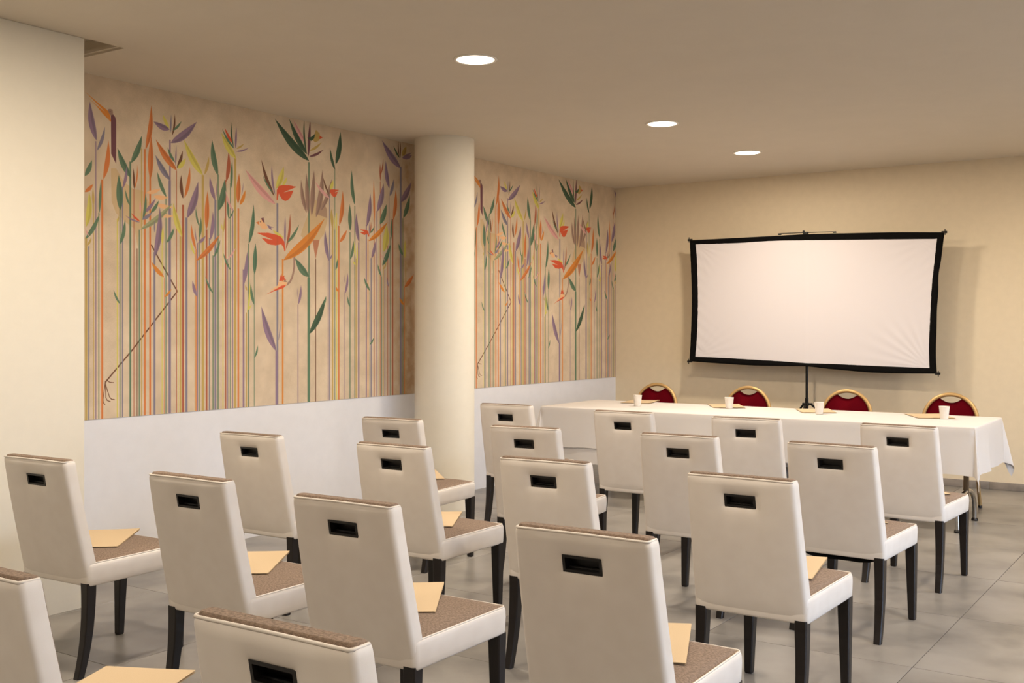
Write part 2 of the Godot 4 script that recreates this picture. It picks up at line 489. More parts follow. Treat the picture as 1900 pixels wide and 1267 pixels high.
func leaf(l: Array, c: Array) -> void:
	var a := spot(l[0], l[1])
	var b := spot(l[2], l[3])
	var along := b - a
	var n := Vector2(along.y, -along.x).normalized()
	var half: float = l[4] / 1000.0 / PRINT_WIDTH * PW * 0.44
	# leaves bow outwards, away from the stem they stand on
	var bow: float = -signf(along.x) * along.length() * 0.05
	if absf(along.x) < absf(along.y) * 0.08:
		bow = 0.0
	var left := []
	var right := []
	var mid := []
	for i in 17:
		var t := i / 16.0
		var f := pow(t, 0.85) * pow(1.0 - t, 1.15) * 3.95
		var p := a + along * t + n * bow * sin(t * PI)
		mid.append(p)
		left.append(p + n * half * minf(f, 1.0))
		right.append(p - n * half * minf(f, 1.0))
	var whole := PackedVector2Array(left)
	for i in 17:
		whole.append(right[16 - i])
	fill(whole, c)
	if half > 9.0:
		# the second tone that the print gives one half of each large leaf
		var part_ := PackedVector2Array(mid)
		for i in 17:
			part_.append(right[16 - i].lerp(mid[16 - i], 0.25))
		fill(part_, [c[0] * 0.87, c[1] * 0.86, c[2] * 0.86], 0.75)

func paint_print() -> Image:
	pixels.resize(PW * PH * 3)
	var cloud := noise(0.0045, 5, 5)
	var stain := noise(0.012, 9, 4)
	var rng := RandomNumberGenerator.new()
	rng.seed = 4
	var speck := PackedFloat32Array()
	for i in 4096:
		speck.append(rng.randf_range(-1.0, 1.0))
	for y in PH:
		for x in PW:
			var a := cloud.get_noise_2d(x, y)
			var b := stain.get_noise_2d(x, y)
			var k := 0.965 + a * 0.06 + b * 0.05 + speck[(x * 37 + y * 913 + (x * y) % 797) & 4095] * 0.03
			# weave of the wallpaper
			k += 0.022 * sin((x + y) * 1.35)
			# tobacco-brown patch printed at the end of each length
			var d := absf(x - 1600.0) / 300.0
			var s := 0.0
			if d < 1.0:
				s = (1.0 - d) * (1.0 - d) * clampf(0.55 + b * 1.2 + (y - 700.0) * 0.0006, 0.0, 1.0)
			var i := (y * PW + x) * 3
			pixels[i] = clampi(int((217.0 - 34.0 * s) * k), 0, 255)
			pixels[i + 1] = clampi(int((200.0 - 44.0 * s + a * 3.0) * k), 0, 255)
			pixels[i + 2] = clampi(int((175.0 - 52.0 * s + a * 5.0) * k), 0, 255)
	for s in PRINT_SHAPES:
		if s[0] == 0:
			shape(s, 0.7)
	for s in PRINT_STROKES:
		var pts := []
		for j in range(0, s[2].size(), 2):
			pts.append(Vector2(s[2][j], s[2][j + 1]))
		stroke(pts, s[1], PRINT_COLOURS[s[0]])
	for s in PRINT_STEMS:
		var top := spot(s[0], s[1])
		var half: float = s[2] / 1000.0 / PRINT_WIDTH * PW * 0.5
		for y in range(int(top.y), PH):
			run(y, top.x - half, top.x + half, PRINT_COLOURS[s[3]])
	for l in PRINT_LEAVES:
		leaf(l, PRINT_COLOURS[l[5]])
	for s in PRINT_SHAPES:
		if s[0] == 1:
			shape(s, 1.0)
	return Image.create_from_data(PW, PH, false, Image.FORMAT_RGB8, pixels)

func shape(s: Array, alpha: float) -> void:
	var poly := PackedVector2Array()
	for j in range(0, s[2].size(), 2):
		poly.append(spot(s[2][j], s[2][j + 1]))
	fill(poly, PRINT_COLOURS[s[1]], alpha)

# ------------------------------------------------------------------ light
const LAMP_COLOUR := Color(1.0, 0.935, 0.85)
const LAMP_ENERGY := 3.9
const SKY_ENERGY := 8.5
const MURAL_TINT := Color(0.97, 0.95, 0.93)

func downlight(x: float, z: float, label: String) -> void:
	var t := thing("ceiling_downlight", label, "ceiling light", Vector3(x, CEILING_Y, z), 0.0, "round ceiling downlights")
	var st := begin()
	lathe(st, [Vector2(0.104, 0.0), Vector2(0.122, 0.0), Vector2(0.122, -0.003), Vector2(0.118, -0.006), Vector2(0.107, -0.006), Vector2(0.104, -0.003), Vector2(0.104, 0.0)], 40)
	part("trim_ring", done(st), M.lamp_trim, t)
	st = begin()
	lathe(st, [Vector2(0.0001, -0.0035), Vector2(0.1045, -0.0035), Vector2(0.1045, 0.0), Vector2(0.0001, 0.0)], 40)
	part("lens", done(st), M.lamp_lens, t)
	var l := AreaLight3D.new()
	l.name = "light"
	l.area_size = Vector2(0.18, 0.18)
	l.light_color = LAMP_COLOUR
	l.light_energy = LAMP_ENERGY
	l.area_range = 20.0
	l.area_attenuation = 2.0
	l.shadow_enabled = true
	t.add_child(l)
	l.position = Vector3(0, -0.008, 0)
	l.rotation_degrees = Vector3(-90, 0, 0)

# ------------------------------------------------------------------ the white chairs
const SHELL_LOW := 0.375
const SHELL_TOP := 0.894
const GRIP_LOW := 0.790
const GRIP_TOP := 0.830
const GRIP_HALF := 0.056

func rear_z(y: float) -> float:
	var t := clampf((y - SHELL_LOW) / (0.9 - SHELL_LOW), 0.0, 1.0)
	return -0.112 * pow(1.0 - t, 1.12)

func half_width(y: float) -> float:
	var t := clampf((y - SHELL_LOW) / (0.9 - SHELL_LOW), 0.0, 1.0)
	return 0.2225 - 0.0155 * t

func shell_mesh() -> ArrayMesh:
	var st := begin()
	var ys := []
	for i in 5:
		ys.append(SHELL_LOW + 0.016 * (1.0 - cos(i * PI / 8.0)))
	for i in range(1, 14):
		ys.append(lerpf(SHELL_LOW + 0.016, GRIP_LOW - 0.035, i / 13.0))
	ys.append_array([0.768, 0.779, 0.785, GRIP_LOW, 0.80, 0.81, 0.82, GRIP_TOP, 0.835, 0.842, 0.853, 0.865, 0.877, 0.886, 0.891, SHELL_TOP])
	var xs := [-1.0, -0.9, -0.8, -0.7, -0.6, -0.5, -0.42, -0.36, -0.31]
	var rows := []
	for y in ys:
		var row := PackedVector3Array()
		var w := half_width(y)
		var z := rear_z(y)
		var r := 0.018
		# lower and upper edges roll in
		var roll := 0.0
		if y < SHELL_LOW + 0.016:
			var q: float = 1.0 - (y - SHELL_LOW) / 0.016
			roll = 0.016 * (1.0 - sqrt(maxf(0.0, 1.0 - q * q)))
		elif y > 0.88:
			var q: float = (y - 0.88) / 0.016
			roll = 0.006 * q * q
		var ww := w - roll * 0.6
		var front := z - 0.055
		row.append(Vector3(-ww, y, front))
		row.append(Vector3(-ww - 0.001, y, front + 0.015))
		for i in 6:
			var g := i / 5.0 * PI / 2.0
			row.append(Vector3(-ww + r - r * cos(g), y, z - roll - r + r * sin(g)))
		var cells := []
		for k in 19:
			cells.append(lerpf(-1.0, 1.0, (k + 1.0) / 20.0))
		var inner := [-0.16, -0.12, -0.09, -0.075, -0.065, -GRIP_HALF, -0.035, -0.012, 0.012, 0.035, GRIP_HALF, 0.065, 0.075, 0.09, 0.12, 0.16]
		for x in inner:
			# upholstery swells between the seams and is pulled in round the grip
			var puff: float = 0.006 * (1.0 - pow(absf(x) / w, 4.0))
			var dx := maxf(0.0, absf(x) - GRIP_HALF)
			var dy := maxf(0.0, maxf(GRIP_LOW - y, y - GRIP_TOP))
			var d := sqrt(dx * dx + dy * dy)
			var pull: float = 0.008 * exp(-d / 0.013) + 0.006 * exp(-d / 0.032)
			if y < SHELL_LOW + 0.02 or y > 0.885:
				puff *= 0.4
			row.append(Vector3(x, y, z - roll + puff - pull))
		for i in 6:
			var g := (1.0 - i / 5.0) * PI / 2.0
			row.append(Vector3(ww - r + r * cos(g), y, z - roll - r + r * sin(g)))
		row.append(Vector3(ww + 0.001, y, front + 0.015))
		row.append(Vector3(ww, y, front))
		rows.append(row)
	st.set_smooth_group(0)
	for i in rows.size() - 1:
		var a: PackedVector3Array = rows[i]
		var b: PackedVector3Array = rows[i + 1]
		for j in a.size() - 1:
			if ys[i] >= GRIP_LOW - 0.0001 and ys[i + 1] <= GRIP_TOP + 0.0001 and absf(a[j].x) < GRIP_HALF + 0.0001 and absf(a[j + 1].x) < GRIP_HALF + 0.0001 and a[j].z > rear_z(ys[i]) - 0.03:
				continue
			quad(st, a[j], a[j + 1], b[j + 1], b[j])
	st.set_smooth_group(2)
	fan(st, rows[0], true)
	fan(st, rows[rows.size() - 1])
	# inner face towards the cushion
	for i in rows.size() - 1:
		var a: PackedVector3Array = rows[i]
		var b: PackedVector3Array = rows[i + 1]
		var e := a.size() - 1
		quad(st, a[e], a[0], b[0], b[e])
	return done(st)

func shell_grip_z(y: float) -> float:
	return rear_z(y) - 0.008

func grip_mesh() -> ArrayMesh:
	# a moulded black cup let into the back
	var st := begin()
	var o := GRIP_HALF + 0.004
	var lip := GRIP_HALF - 0.004
	var rings := []
	for q in [[o, 0.004, 0.002], [o, 0.004, 0.0045], [lip, -0.004, 0.0045], [lip, -0.004, -0.030]]:
		var ring := PackedVector3Array()
		for c in [[-1, 0], [-1, 1], [1, 1], [1, 0]]:
			var y: float = (GRIP_TOP + q[1]) if c[1] == 1 else (GRIP_LOW - q[1])
			ring.append(Vector3(c[0] * q[0], y, shell_grip_z(y) + q[2]))
		rings.append(ring)
	st.set_smooth_group(-1)
	sheet(st, rings, true)
	fan(st, rings[3])
	# the ledge the fingers take hold of
	box(st, Vector3(-lip, GRIP_LOW + 0.005, rear_z(GRIP_LOW) - 0.034), Vector3(lip, GRIP_LOW + 0.009, rear_z(GRIP_LOW) - 0.022))
	return done(st)

func back_cushion_mesh() -> ArrayMesh:
	var st := begin()
	var rows := []
	var ys := [0.45, 0.55, 0.65, 0.75, 0.82, 0.85, 0.88, 0.888, 0.897, 0.902, 0.904]
	for i in ys.size():
		var y: float = ys[i]
		var w := half_width(y) - 0.0055
		var back := rear_z(minf(y, 0.894)) - 0.009 - 0.032 * clampf((0.88 - y) / 0.03, 0.0, 1.0)
		var front := rear_z(minf(y, 0.894)) - 0.064
		var q := clampf((y - 0.878) / 0.026, 0.0, 1.0)
		var roll := 0.016 * (1.0 - sqrt(maxf(0.0, 1.0 - q * q)))
		front += roll
		back -= roll * 0.35
		w -= roll * 0.3
		var ring := PackedVector3Array()
		var r := 0.011
		for c in [[-1, 0], [1, 1], [1, 2], [-1, 3]]:
			for k in 4:
				var g: float = c[1] * -PI / 2.0 + PI - k / 3.0 * PI / 2.0
				var cz := back - r if c[1] < 2 else front + r
				ring.append(Vector3(c[0] * (w - r) + cos(g) * r, y, cz + sin(g) * r))
		rows.append(ring)
	loft(st, rows)
	return done(st)

func piping_mesh() -> ArrayMesh:
	var st := begin()
	var y := SHELL_TOP + 0.001
	var w := half_width(y) - 0.006
	var z := rear_z(y) - 0.004
	var pts := [Vector3(-w, y, z - 0.05), Vector3(-w, y, z - 0.02), Vector3(-w, y, z - 0.008), Vector3(-w + 0.005, y, z - 0.001)]
	for i in range(1, 10):
		pts.append(Vector3(lerpf(-w + 0.005, w - 0.005, i / 10.0), y + 0.0015 * sin(i / 10.0 * PI), z + 0.001))
	pts.append_array([Vector3(w - 0.005, y, z - 0.001), Vector3(w, y, z - 0.008), Vector3(w, y, z - 0.02), Vector3(w, y, z - 0.05)])
	tube(st, pts, 0.0038, 6)
	return done(st)

const SEAT_BACK := -0.105
const SEAT_FRONT := -0.625
const SEAT_HALF := 0.2225

func seat_base_mesh() -> ArrayMesh:
	var st := begin()
	# rounded apron whose upper edge dips gently behind the front corners
	var rows := []
	for q in [[0.372, 0.006], [0.374, 0.002], [0.38, 0.0], [0.40, -0.001], [0.43, -0.002], [0.45, -0.0015], [0.46, 0.0], [0.464, 0.0025], [0.465, 0.007]]:
		rows.append(seat_ring(q[0], q[1], 0.02))
	loft(st, rows)
	return done(st)

func seat_ring(y: float, inset: float, r: float) -> PackedVector3Array:
	var ring := PackedVector3Array()
	var w := SEAT_HALF - inset
	for c in [[-1, 0], [1, 1], [1, 2], [-1, 3]]:
		for k in 5:
			var g: float = c[1] * -PI / 2.0 + PI - k / 4.0 * PI / 2.0
			var cz := SEAT_BACK - inset - r if c[1] < 2 else SEAT_FRONT + inset + r
			ring.append(Vector3(c[0] * (w - r) + cos(g) * r, y, cz + sin(g) * r))
	return ring

func seat_piping_mesh() -> ArrayMesh:
	var st := begin()
	var pts := []
	for p in seat_ring(0.4665, 0.0045, 0.018):
		pts.append(p)
	tube(st, pts, 0.003, 6, true)
	return done(st)

func seat_cushion_mesh() -> ArrayMesh:
	var st := begin()
	var rows := []
	var n := 18
	for i in n + 1:
		var b := i / float(n) * 2.0 - 1.0
		var row := PackedVector3Array()
		for j in n + 1:
			var a := j / float(n) * 2.0 - 1.0
			var sa := signf(a) * (1.0 - pow(1.0 - absf(a), 1.5))
			var sb := signf(b) * (1.0 - pow(1.0 - absf(b), 1.5))
			var f := pow(maxf(0.0, (1.0 - pow(absf(sa), 5.0)) * (1.0 - pow(absf(sb), 5.0))), 0.55)
			var corner := maxf(absf(sa), absf(sb))
			var x := sa * (SEAT_HALF - 0.008) * (1.0 - 0.02 * pow(absf(sb) * absf(sa), 6.0) * corner)
			var z := lerpf(SEAT_BACK - 0.02, SEAT_FRONT + 0.008, (sb + 1.0) * 0.5)
			row.append(Vector3(x, 0.464 + 0.022 * f, z))
		rows.append(row)
	st.set_smooth_group(0)
	sheet(st, rows, false, true)
	return done(st)

func dust_cover_mesh(sag: float) -> ArrayMesh:
	var st := begin()
	var rows := []
	for i in 9:
		var b := i / 8.0
		var row := PackedVector3Array()
		for j in 9:
			var a := j / 8.0
			var drop := sag * sin(a * PI) * pow(1.0 - b, 0.6) + sag * 0.25 * sin(a * 9.0 + b * 7.0) * (1.0 - b)
			row.append(Vector3(lerpf(-0.19, 0.19, a), 0.371 - maxf(0.0, drop), lerpf(SEAT_BACK - 0.03, SEAT_FRONT + 0.02, b)))
		rows.append(row)
	st.set_smooth_group(0)
	sheet(st, rows)
	var up := []
	for row in rows:
		var r2 := PackedVector3Array()
		for p in row:
			r2.append(p + Vector3(0, 0.002, 0))
		up.append(r2)
	sheet(st, up, false, true)
	return done(st)

func make_chair(label: String) -> Node3D:
	var t := thing("upholstered_chair", label, "chair", Vector3.ZERO, 0.0, "white upholstered chairs in rows")
	part("back_shell", shell_mesh(), M.vinyl, t)
	part("back_cushion", back_cushion_mesh(), M.brown_fabric, t).set_meta("label", "brown fabric front of the backrest")
	part("back_piping", piping_mesh(), M.vinyl, t)
	part("grip", grip_mesh(), M.black_plastic, t).set_meta("label", "black plastic grip let into the back")
	part("seat_base", seat_base_mesh(), M.vinyl, t)
	part("seat_cushion", seat_cushion_mesh(), M.brown_fabric, t).set_meta("label", "brown fabric seat")
	part("seat_piping", seat_piping_mesh(), M.vinyl, t)
	part("dust_cover", dust_cover_mesh(0.004), M.black_cloth, t)
	for s in [-1.0, 1.0]:
		var st := begin()
		post(st, [Vector3(s * 0.1975, 0.376, SEAT_FRONT + 0.027), Vector3(s * 0.1975, 0.36, SEAT_FRONT + 0.027), Vector3(s * 0.2005, 0.18, SEAT_FRONT + 0.030), Vector3(s * 0.2035, 0.006, SEAT_FRONT + 0.033), Vector3(s * 0.2035, 0.0, SEAT_FRONT + 0.033)], [0.0245, 0.0245, 0.0205, 0.0165, 0.0145])
		part("leg", done(st), M.dark_wood, t)
		st = begin()
		var centres := []
		var halves := []
		for i in 9:
			var f := i / 8.0
			var y := lerpf(0.384, 0.0, f)
			centres.append(Vector3(s * (0.195 + 0.006 * f), y, -0.128 + 0.052 * pow(f, 2.4)))
			halves.append(lerpf(0.0235, 0.0165, f))
		post(st, centres, halves)
		part("leg", done(st), M.dark_wood, t)
	return t

# ------------------------------------------------------------------ folders, cups
var folder_sheet: ArrayMesh
var folder_cover: ArrayMesh

func make_folder_meshes() -> void:
	for k in 2:
		var st := begin()
		var rows := []
		var y0 := 0.0 if k == 0 else 0.0022
		for side in 2:
			rows = []
			for i in 7:
				var row := PackedVector3Array()
				for j in 5:
					var a := j / 4.0
					var b := i / 6.0
					var lift := 0.0 if k == 0 else 0.0035 * pow(a, 2.0) * (0.4 + 0.6 * b)
					row.append(Vector3(-0.27 * (1.0 - a), y0 + lift + side * 0.0012, -0.41 * b))
				rows.append(row)
			st.set_smooth_group(side)
			sheet(st, rows, false, side == 1)
		if k == 0:
			folder_sheet = done(st)
		else:
			folder_cover = done(st)

# near right corner and turn; the long side runs forwards
func folder(corner: Vector3, turn_deg: float, label: String, group: String) -> Node3D:
	var t := thing("kraft_folder", label, "folder", corner, deg_to_rad(turn_deg), group)
	part("back_cover", folder_sheet, M.kraft, t)
	part("front_cover", folder_cover, M.kraft, t)
	return t

func cup(at: Vector3, label: String) -> void:
	var t := thing("paper_cup", label, "cup", at, 0.0, "paper cups on the draped table")
	var st := begin()
	var prof := [Vector2(0.0001, 0.004), Vector2(0.026, 0.004), Vector2(0.0265, 0.0), Vector2(0.028, 0.001)]
	var n := 44
	for i in n + 1:
		var f := i / float(n)
		prof.append(Vector2(lerpf(0.028, 0.0372, f) + (0.0009 if i % 4 < 2 else 0.0), lerpf(0.003, 0.094, f)))
	prof.append_array([Vector2(0.0362, 0.094), Vector2(0.0262, 0.006), Vector2(0.0001, 0.006)])
	lathe(st, prof, 28)
	part("body", done(st), M.paper_cup, t)
	st = begin()
	var ring := []
	for k in 28:
		var g := TAU * k / 28
		ring.append(Vector3(cos(g) * 0.0378, 0.0945, sin(g) * 0.0378))
	tube(st, ring, 0.0016, 6, true)
	part("rim", done(st), M.paper_cup, t)

# ------------------------------------------------------------------ the red banquet chairs
func make_banquet_chair(label: String) -> Node3D:
	# faces +z; origin on the floor below the middle of the seat
	var t := thing("banquet_chair", label, "chair", Vector3.ZERO, 0.0, "red round backed banquet chairs behind the table")
	# back frame: rear feet, up the sides, round over the top
	for s in [-1.0, 1.0]:
		var st := begin()
		tube(st, [Vector3(s * 0.215, 0.012, -0.29), Vector3(s * 0.212, 0.2, -0.23), Vector3(s * 0.208, 0.42, -0.195), Vector3(s * 0.206, 0.5, -0.2), Vector3(s * 0.205, 0.6, -0.22)], 0.0135, 10)
		var lg := part("leg", done(st), M.gold_metal, t)
		st = begin()
		lathe(st, [Vector2(0.0001, 0.0), Vector2(0.015, 0.0), Vector2(0.016, 0.004), Vector2(0.016, 0.022), Vector2(0.0001, 0.022)], 12)
		part("foot_cap", done(st), M.black_plastic, lg, Vector3(s * 0.215, 0, -0.29))
		st = begin()
		tube(st, [Vector3(s * 0.205, 0.012, 0.24), Vector3(s * 0.205, 0.43, 0.2)], 0.0135, 10)
		lg = part("leg", done(st), M.gold_metal, t)
		st = begin()
		lathe(st, [Vector2(0.0001, 0.0), Vector2(0.015, 0.0), Vector2(0.016, 0.004), Vector2(0.016, 0.022), Vector2(0.0001, 0.022)], 12)
		part("foot_cap", done(st), M.black_plastic, lg, Vector3(s * 0.205, 0, 0.24))
	var arch := []
	for i in 33:
		var g := PI * i / 32.0
		arch.append(back_point(cos(g) * 0.205, 0.69 + sin(g) * 0.205))
	arch.push_front(back_point(0.205, 0.6))
	arch.append(back_point(-0.205, 0.6))
	var st := begin()
	tube(st, arch, 0.0165, 10, false, 1.0)
	part("back_frame", done(st), M.gold_metal, t)
	# padded back with a scooped upper edge that leaves a hand opening under the arch
	st = begin()
	var rows := []
	for k in 4:
		var off: float = [-0.016, -0.02, 0.018, 0.012][k]
		var shrink: float = [0.012, 0.02, 0.02, 0.008][k]
		var ring := PackedVector3Array()
		var rr := 0.193
		for i in 29:
			var g := lerpf(1.11, PI - 1.11, i / 28.0)
			# the scoop between the two shoulders
			var x := lerpf(cos(1.11), cos(PI - 1.11), i / 28.0) * rr
			var y := 0.69 + sin(1.11) * rr - 0.032 * (1.0 - pow(x / (cos(1.11) * rr), 2.0))
			if i == 0 or i == 28:
				y = 0.69 + sin(1.11) * rr
			ring.append(back_point(x * (1.0 - shrink), y - shrink * 0.15) + Vector3(0, 0, off))
		for i in range(1, 16):
			var g := lerpf(PI - 1.11, PI, i / 15.0)
			ring.append(back_point(cos(g) * rr * (1.0 - shrink), 0.69 + sin(g) * rr * (1.0 - shrink)) + Vector3(0, 0, off))
		ring.append(back_point(-rr * (1.0 - shrink), 0.55) + Vector3(0, 0, off))
		ring.append(back_point(-0.15, 0.51) + Vector3(0, 0, off))
		ring.append(back_point(0.15, 0.51) + Vector3(0, 0, off))
		ring.append(back_point(rr * (1.0 - shrink), 0.55) + Vector3(0, 0, off))
		for i in range(0, 15):
			var g := lerpf(0.0, 1.11, i / 15.0)
			ring.append(back_point(cos(g) * rr * (1.0 - shrink), 0.69 + sin(g) * rr * (1.0 - shrink)) + Vector3(0, 0, off))
		rows.append(ring)
	st.set_smooth_group(0)
	sheet(st, rows, true)
	for q in [0, 3]:
		var ring: PackedVector3Array = rows[q]
		var flat := PackedVector2Array()
		for p in ring:
			flat.append(Vector2(p.x, p.y))
		var tr := Geometry2D.triangulate_polygon(flat)
		for i in range(0, tr.size(), 3):
			if q == 0:
				tri(st, ring[tr[i]], ring[tr[i + 1]], ring[tr[i + 2]])
			else:
				tri(st, ring[tr[i]], ring[tr[i + 2]], ring[tr[i + 1]])
	part("back_pad", done(st), M.red_velvet, t)
	part("seat", rbox_mesh(Vector3(0, 0.455, 0.015), Vector3(0.42, 0.06, 0.42), 0.025, 3), M.red_velvet, t)
	st = begin()
	tube(st, [Vector3(-0.205, 0.42, 0.2), Vector3(-0.205, 0.42, -0.19), Vector3(0.205, 0.42, -0.19), Vector3(0.205, 0.42, 0.2)], 0.011, 8, true)
	part("seat_frame", done(st), M.gold_metal, t)
	return t

func back_point(x: float, y: float) -> Vector3:
	return Vector3(x, y, -0.22 - (y - 0.6) * 0.16)

# ------------------------------------------------------------------ draped table
const TABLE_LEFT := -5.09
const TABLE_RIGHT := -1.535
const TABLE_FRONT := -7.965
const TABLE_BACK := -8.95

# skirt of a cloth lying over a table: walks round the edge, folds grow downwards and gather at the corners
func cloth_mesh(left: float, right: float, front: float, back: float, top: float, drop: float, back_drop: float, seed_: int, wave: float) -> ArrayMesh:
	var st := begin()
	var n := noise(0.9, seed_, 2)
	var cols := []
	# outline points: position on the edge, outward direction, amount of corner (0..1)
	var r := 0.012
	var edges := [[Vector2(left, front), Vector2(right, front), Vector2(0, 1)], [Vector2(right, front), Vector2(right, back), Vector2(1, 0)], [Vector2(right, back), Vector2(left, back), Vector2(0, -1)], [Vector2(left, back), Vector2(left, front), Vector2(-1, 0)]]
	for e in 4:
		var a: Vector2 = edges[e][0]
		var b: Vector2 = edges[e][1]
		var out: Vector2 = edges[e][2]
		var nxt: Vector2 = edges[(e + 1) % 4][2]
		var length := a.distance_to(b)
		var steps := int(length / 0.035)
		var dir := (b - a).normalized()
		for i in steps + 1:
			var p := a + dir * lerpf(r, length - r, i / float(steps))
			var near := minf(p.distance_to(a), p.distance_to(b))
			cols.append([p - out * r, out, 0.0, near, e])
		# corner fan
		for i in range(1, 24):
			var g := i / 24.0
			var o := out.rotated(out.angle_to(nxt) * g)
			cols.append([b - out * r - nxt * r, o, g, 0.0, e])
	var levels := [0.0, 0.25, 0.5, 0.75, 1.0]
	var rows := []
	# rolled edge
	for k in 5:
		var row := PackedVector3Array()
		var g: float = levels[k] * PI / 2.0
		for c in cols:
			var p: Vector2 = c[0] + c[1] * r * sin(g)
			row.append(Vector3(p.x, top - r + r * cos(g), p.y))
		rows.append(row)
	for k in range(1, 17):
		var f := k / 16.0
		var row := PackedVector3Array()
		for ci in cols.size():
			var c: Array = cols[ci]
			var reach := drop
			if c[4] == 2:
				reach = lerpf(back_drop, drop, clampf(1.0 - c[3] / 0.1, 0.0, 1.0))
			var fall: float = reach * f
			var outwards: float = 0.0
			if c[2] > 0.0:
				var g: float = c[2]
				# square corner of the cloth: longest on the diagonal, gathered in two folds
				var diag := 1.0 / maxf(cos(g * PI / 2.0), sin(g * PI / 2.0))
				fall = drop * f * lerpf(1.0, diag, 0.82)
				var two := pow(sin(g * PI), 2.0)
				var flare := 0.20 if c[4] % 2 == 1 else 0.10
				outwards = fall * (0.035 + flare * two - 0.085 * cos(g * TAU * 1.5 + 0.6) * two)
			else:
				var s: float = n.get_noise_2d((c[0].x + c[0].y * 1.7) * 1.6, c[4] * 31.0)
				var s2: float = sin((c[0].x * 3.1 + c[0].y * 4.3 + c[4]) * 1.9 + s * 4.0)
				outwards = fall * 0.035 + wave * pow(f, 1.3) * (s + 0.55 * s2) * minf(1.0, 0.3 + c[3] * 2.0)
				outwards = maxf(outwards, 0.003)
			var p: Vector2 = c[0] + c[1] * (r + outwards)
			row.append(Vector3(p.x, top - r - fall + (0.004 * sin(ci * 0.6) if k == 16 else 0.0), p.y))
		rows.append(row)
	# small turned hem
	st.set_smooth_group(0)
	sheet(st, rows, true)
	# top, with faint creases from the laundry folds
	var first: PackedVector3Array = rows[0]
	fan(st, first, true)
	return done(st)

func folding_table(x0: float, x1: float, label: String) -> void:
	var t := thing("folding_table", label, "table", Vector3((x0 + x1) * 0.5, 0, (TABLE_FRONT + TABLE_BACK) * 0.5), 0.0, "folding tables under the cloth")
	var half := (x1 - x0) * 0.5
	part("tabletop", rbox_mesh(Vector3(0, 0.727, 0), Vector3(half * 2.0 - 0.004, 0.036, TABLE_FRONT - TABLE_BACK - 0.03), 0.006), M.table_wood, t)
	for s in [-1.0, 1.0]:
		var x: float = s * (half - 0.125)
		var st := begin()
		rbox(st, Vector3(x, 0.38, 0.13), Vector3(0.034, 0.67, 0.034), 0.006)
		part("post", done(st), M.brown_metal, t)
		st = begin()
		var arc := []
		for i in 17:
			var g := PI * i / 16.0
			arc.append(Vector3(x, 0.018 + 0.235 * pow(sin(g), 0.55), 0.13 - 0.29 * cos(g)))
		tube(st, arc, 0.0165, 12)
		var ft := part("arched_foot", done(st), M.chrome, t)
		for e in [-1.0, 1.0]:
			st = begin()
			lathe(st, [Vector2(0.0001, 0.0), Vector2(0.024, 0.0), Vector2(0.024, 0.01), Vector2(0.019, 0.022), Vector2(0.0001, 0.022)], 14)
			part("foot_cap", done(st), M.black_plastic, ft, Vector3(x, 0, 0.13 + e * 0.29))

# ------------------------------------------------------------------ projection screen
const OUT_TOP := [[-1.192, 2.313], [-0.861, 2.313], [-0.532, 2.314], [-0.214, 2.316], [0.017, 2.317], [0.39, 2.308], [0.818, 2.296], [1.256, 2.275]]
const OUT_LOW := [[-1.196, 1.09], [-0.861, 1.073], [-0.532, 1.061], [-0.214, 1.061], [0.002, 1.064], [0.243, 1.043], [0.678, 1.018], [1.193, 1.022]]
const OUT_LEFT := [[-1.192, 2.313], [-1.18, 2.061], [-1.17, 1.791], [-1.172, 1.552], [-1.184, 1.266], [-1.196, 1.09]]
const OUT_RIGHT := [[1.256, 2.275], [1.227, 2.028], [1.207, 1.903], [1.204, 1.749], [1.193, 1.596], [1.189, 1.4], [1.184, 1.19], [1.193, 1.022]]
const IN_TOP := [[-1.129, 2.269], [-0.695, 2.264], [-0.293, 2.269], [0.017, 2.26], [0.535, 2.243], [1.193, 2.221]]
const IN_LOW := [[-1.132, 1.136], [-0.695, 1.123], [-0.214, 1.105], [0.002, 1.094], [0.243, 1.09], [0.678, 1.079], [1.13, 1.07]]
const IN_LEFT := [[-1.129, 2.269], [-1.115, 2.107], [-1.105, 1.79], [-1.106, 1.552], [-1.118, 1.298], [-1.132, 1.136]]
const IN_RIGHT := [[1.193, 2.221], [1.173, 2.03], [1.153, 1.848], [1.143, 1.68], [1.133, 1.47], [1.126, 1.259], [1.13, 1.07]]

func coons(top: Array, low: Array, left: Array, right: Array, s: float, t: float) -> Vector2:
	var c00 := Vector2(top[0][0], top[0][1])
	var c10 := Vector2(top[top.size() - 1][0], top[top.size() - 1][1])
	var c01 := Vector2(low[0][0], low[0][1])
	var c11 := Vector2(low[low.size() - 1][0], low[low.size() - 1][1])
	var a := lerp_x(top, s).lerp(lerp_x(low, s), t)
	var b := lerp_line(left, t).lerp(lerp_line(right, t), s)
	var c := c00.lerp(c10, s).lerp(c01.lerp(c11, s), t)
	return a + b - c

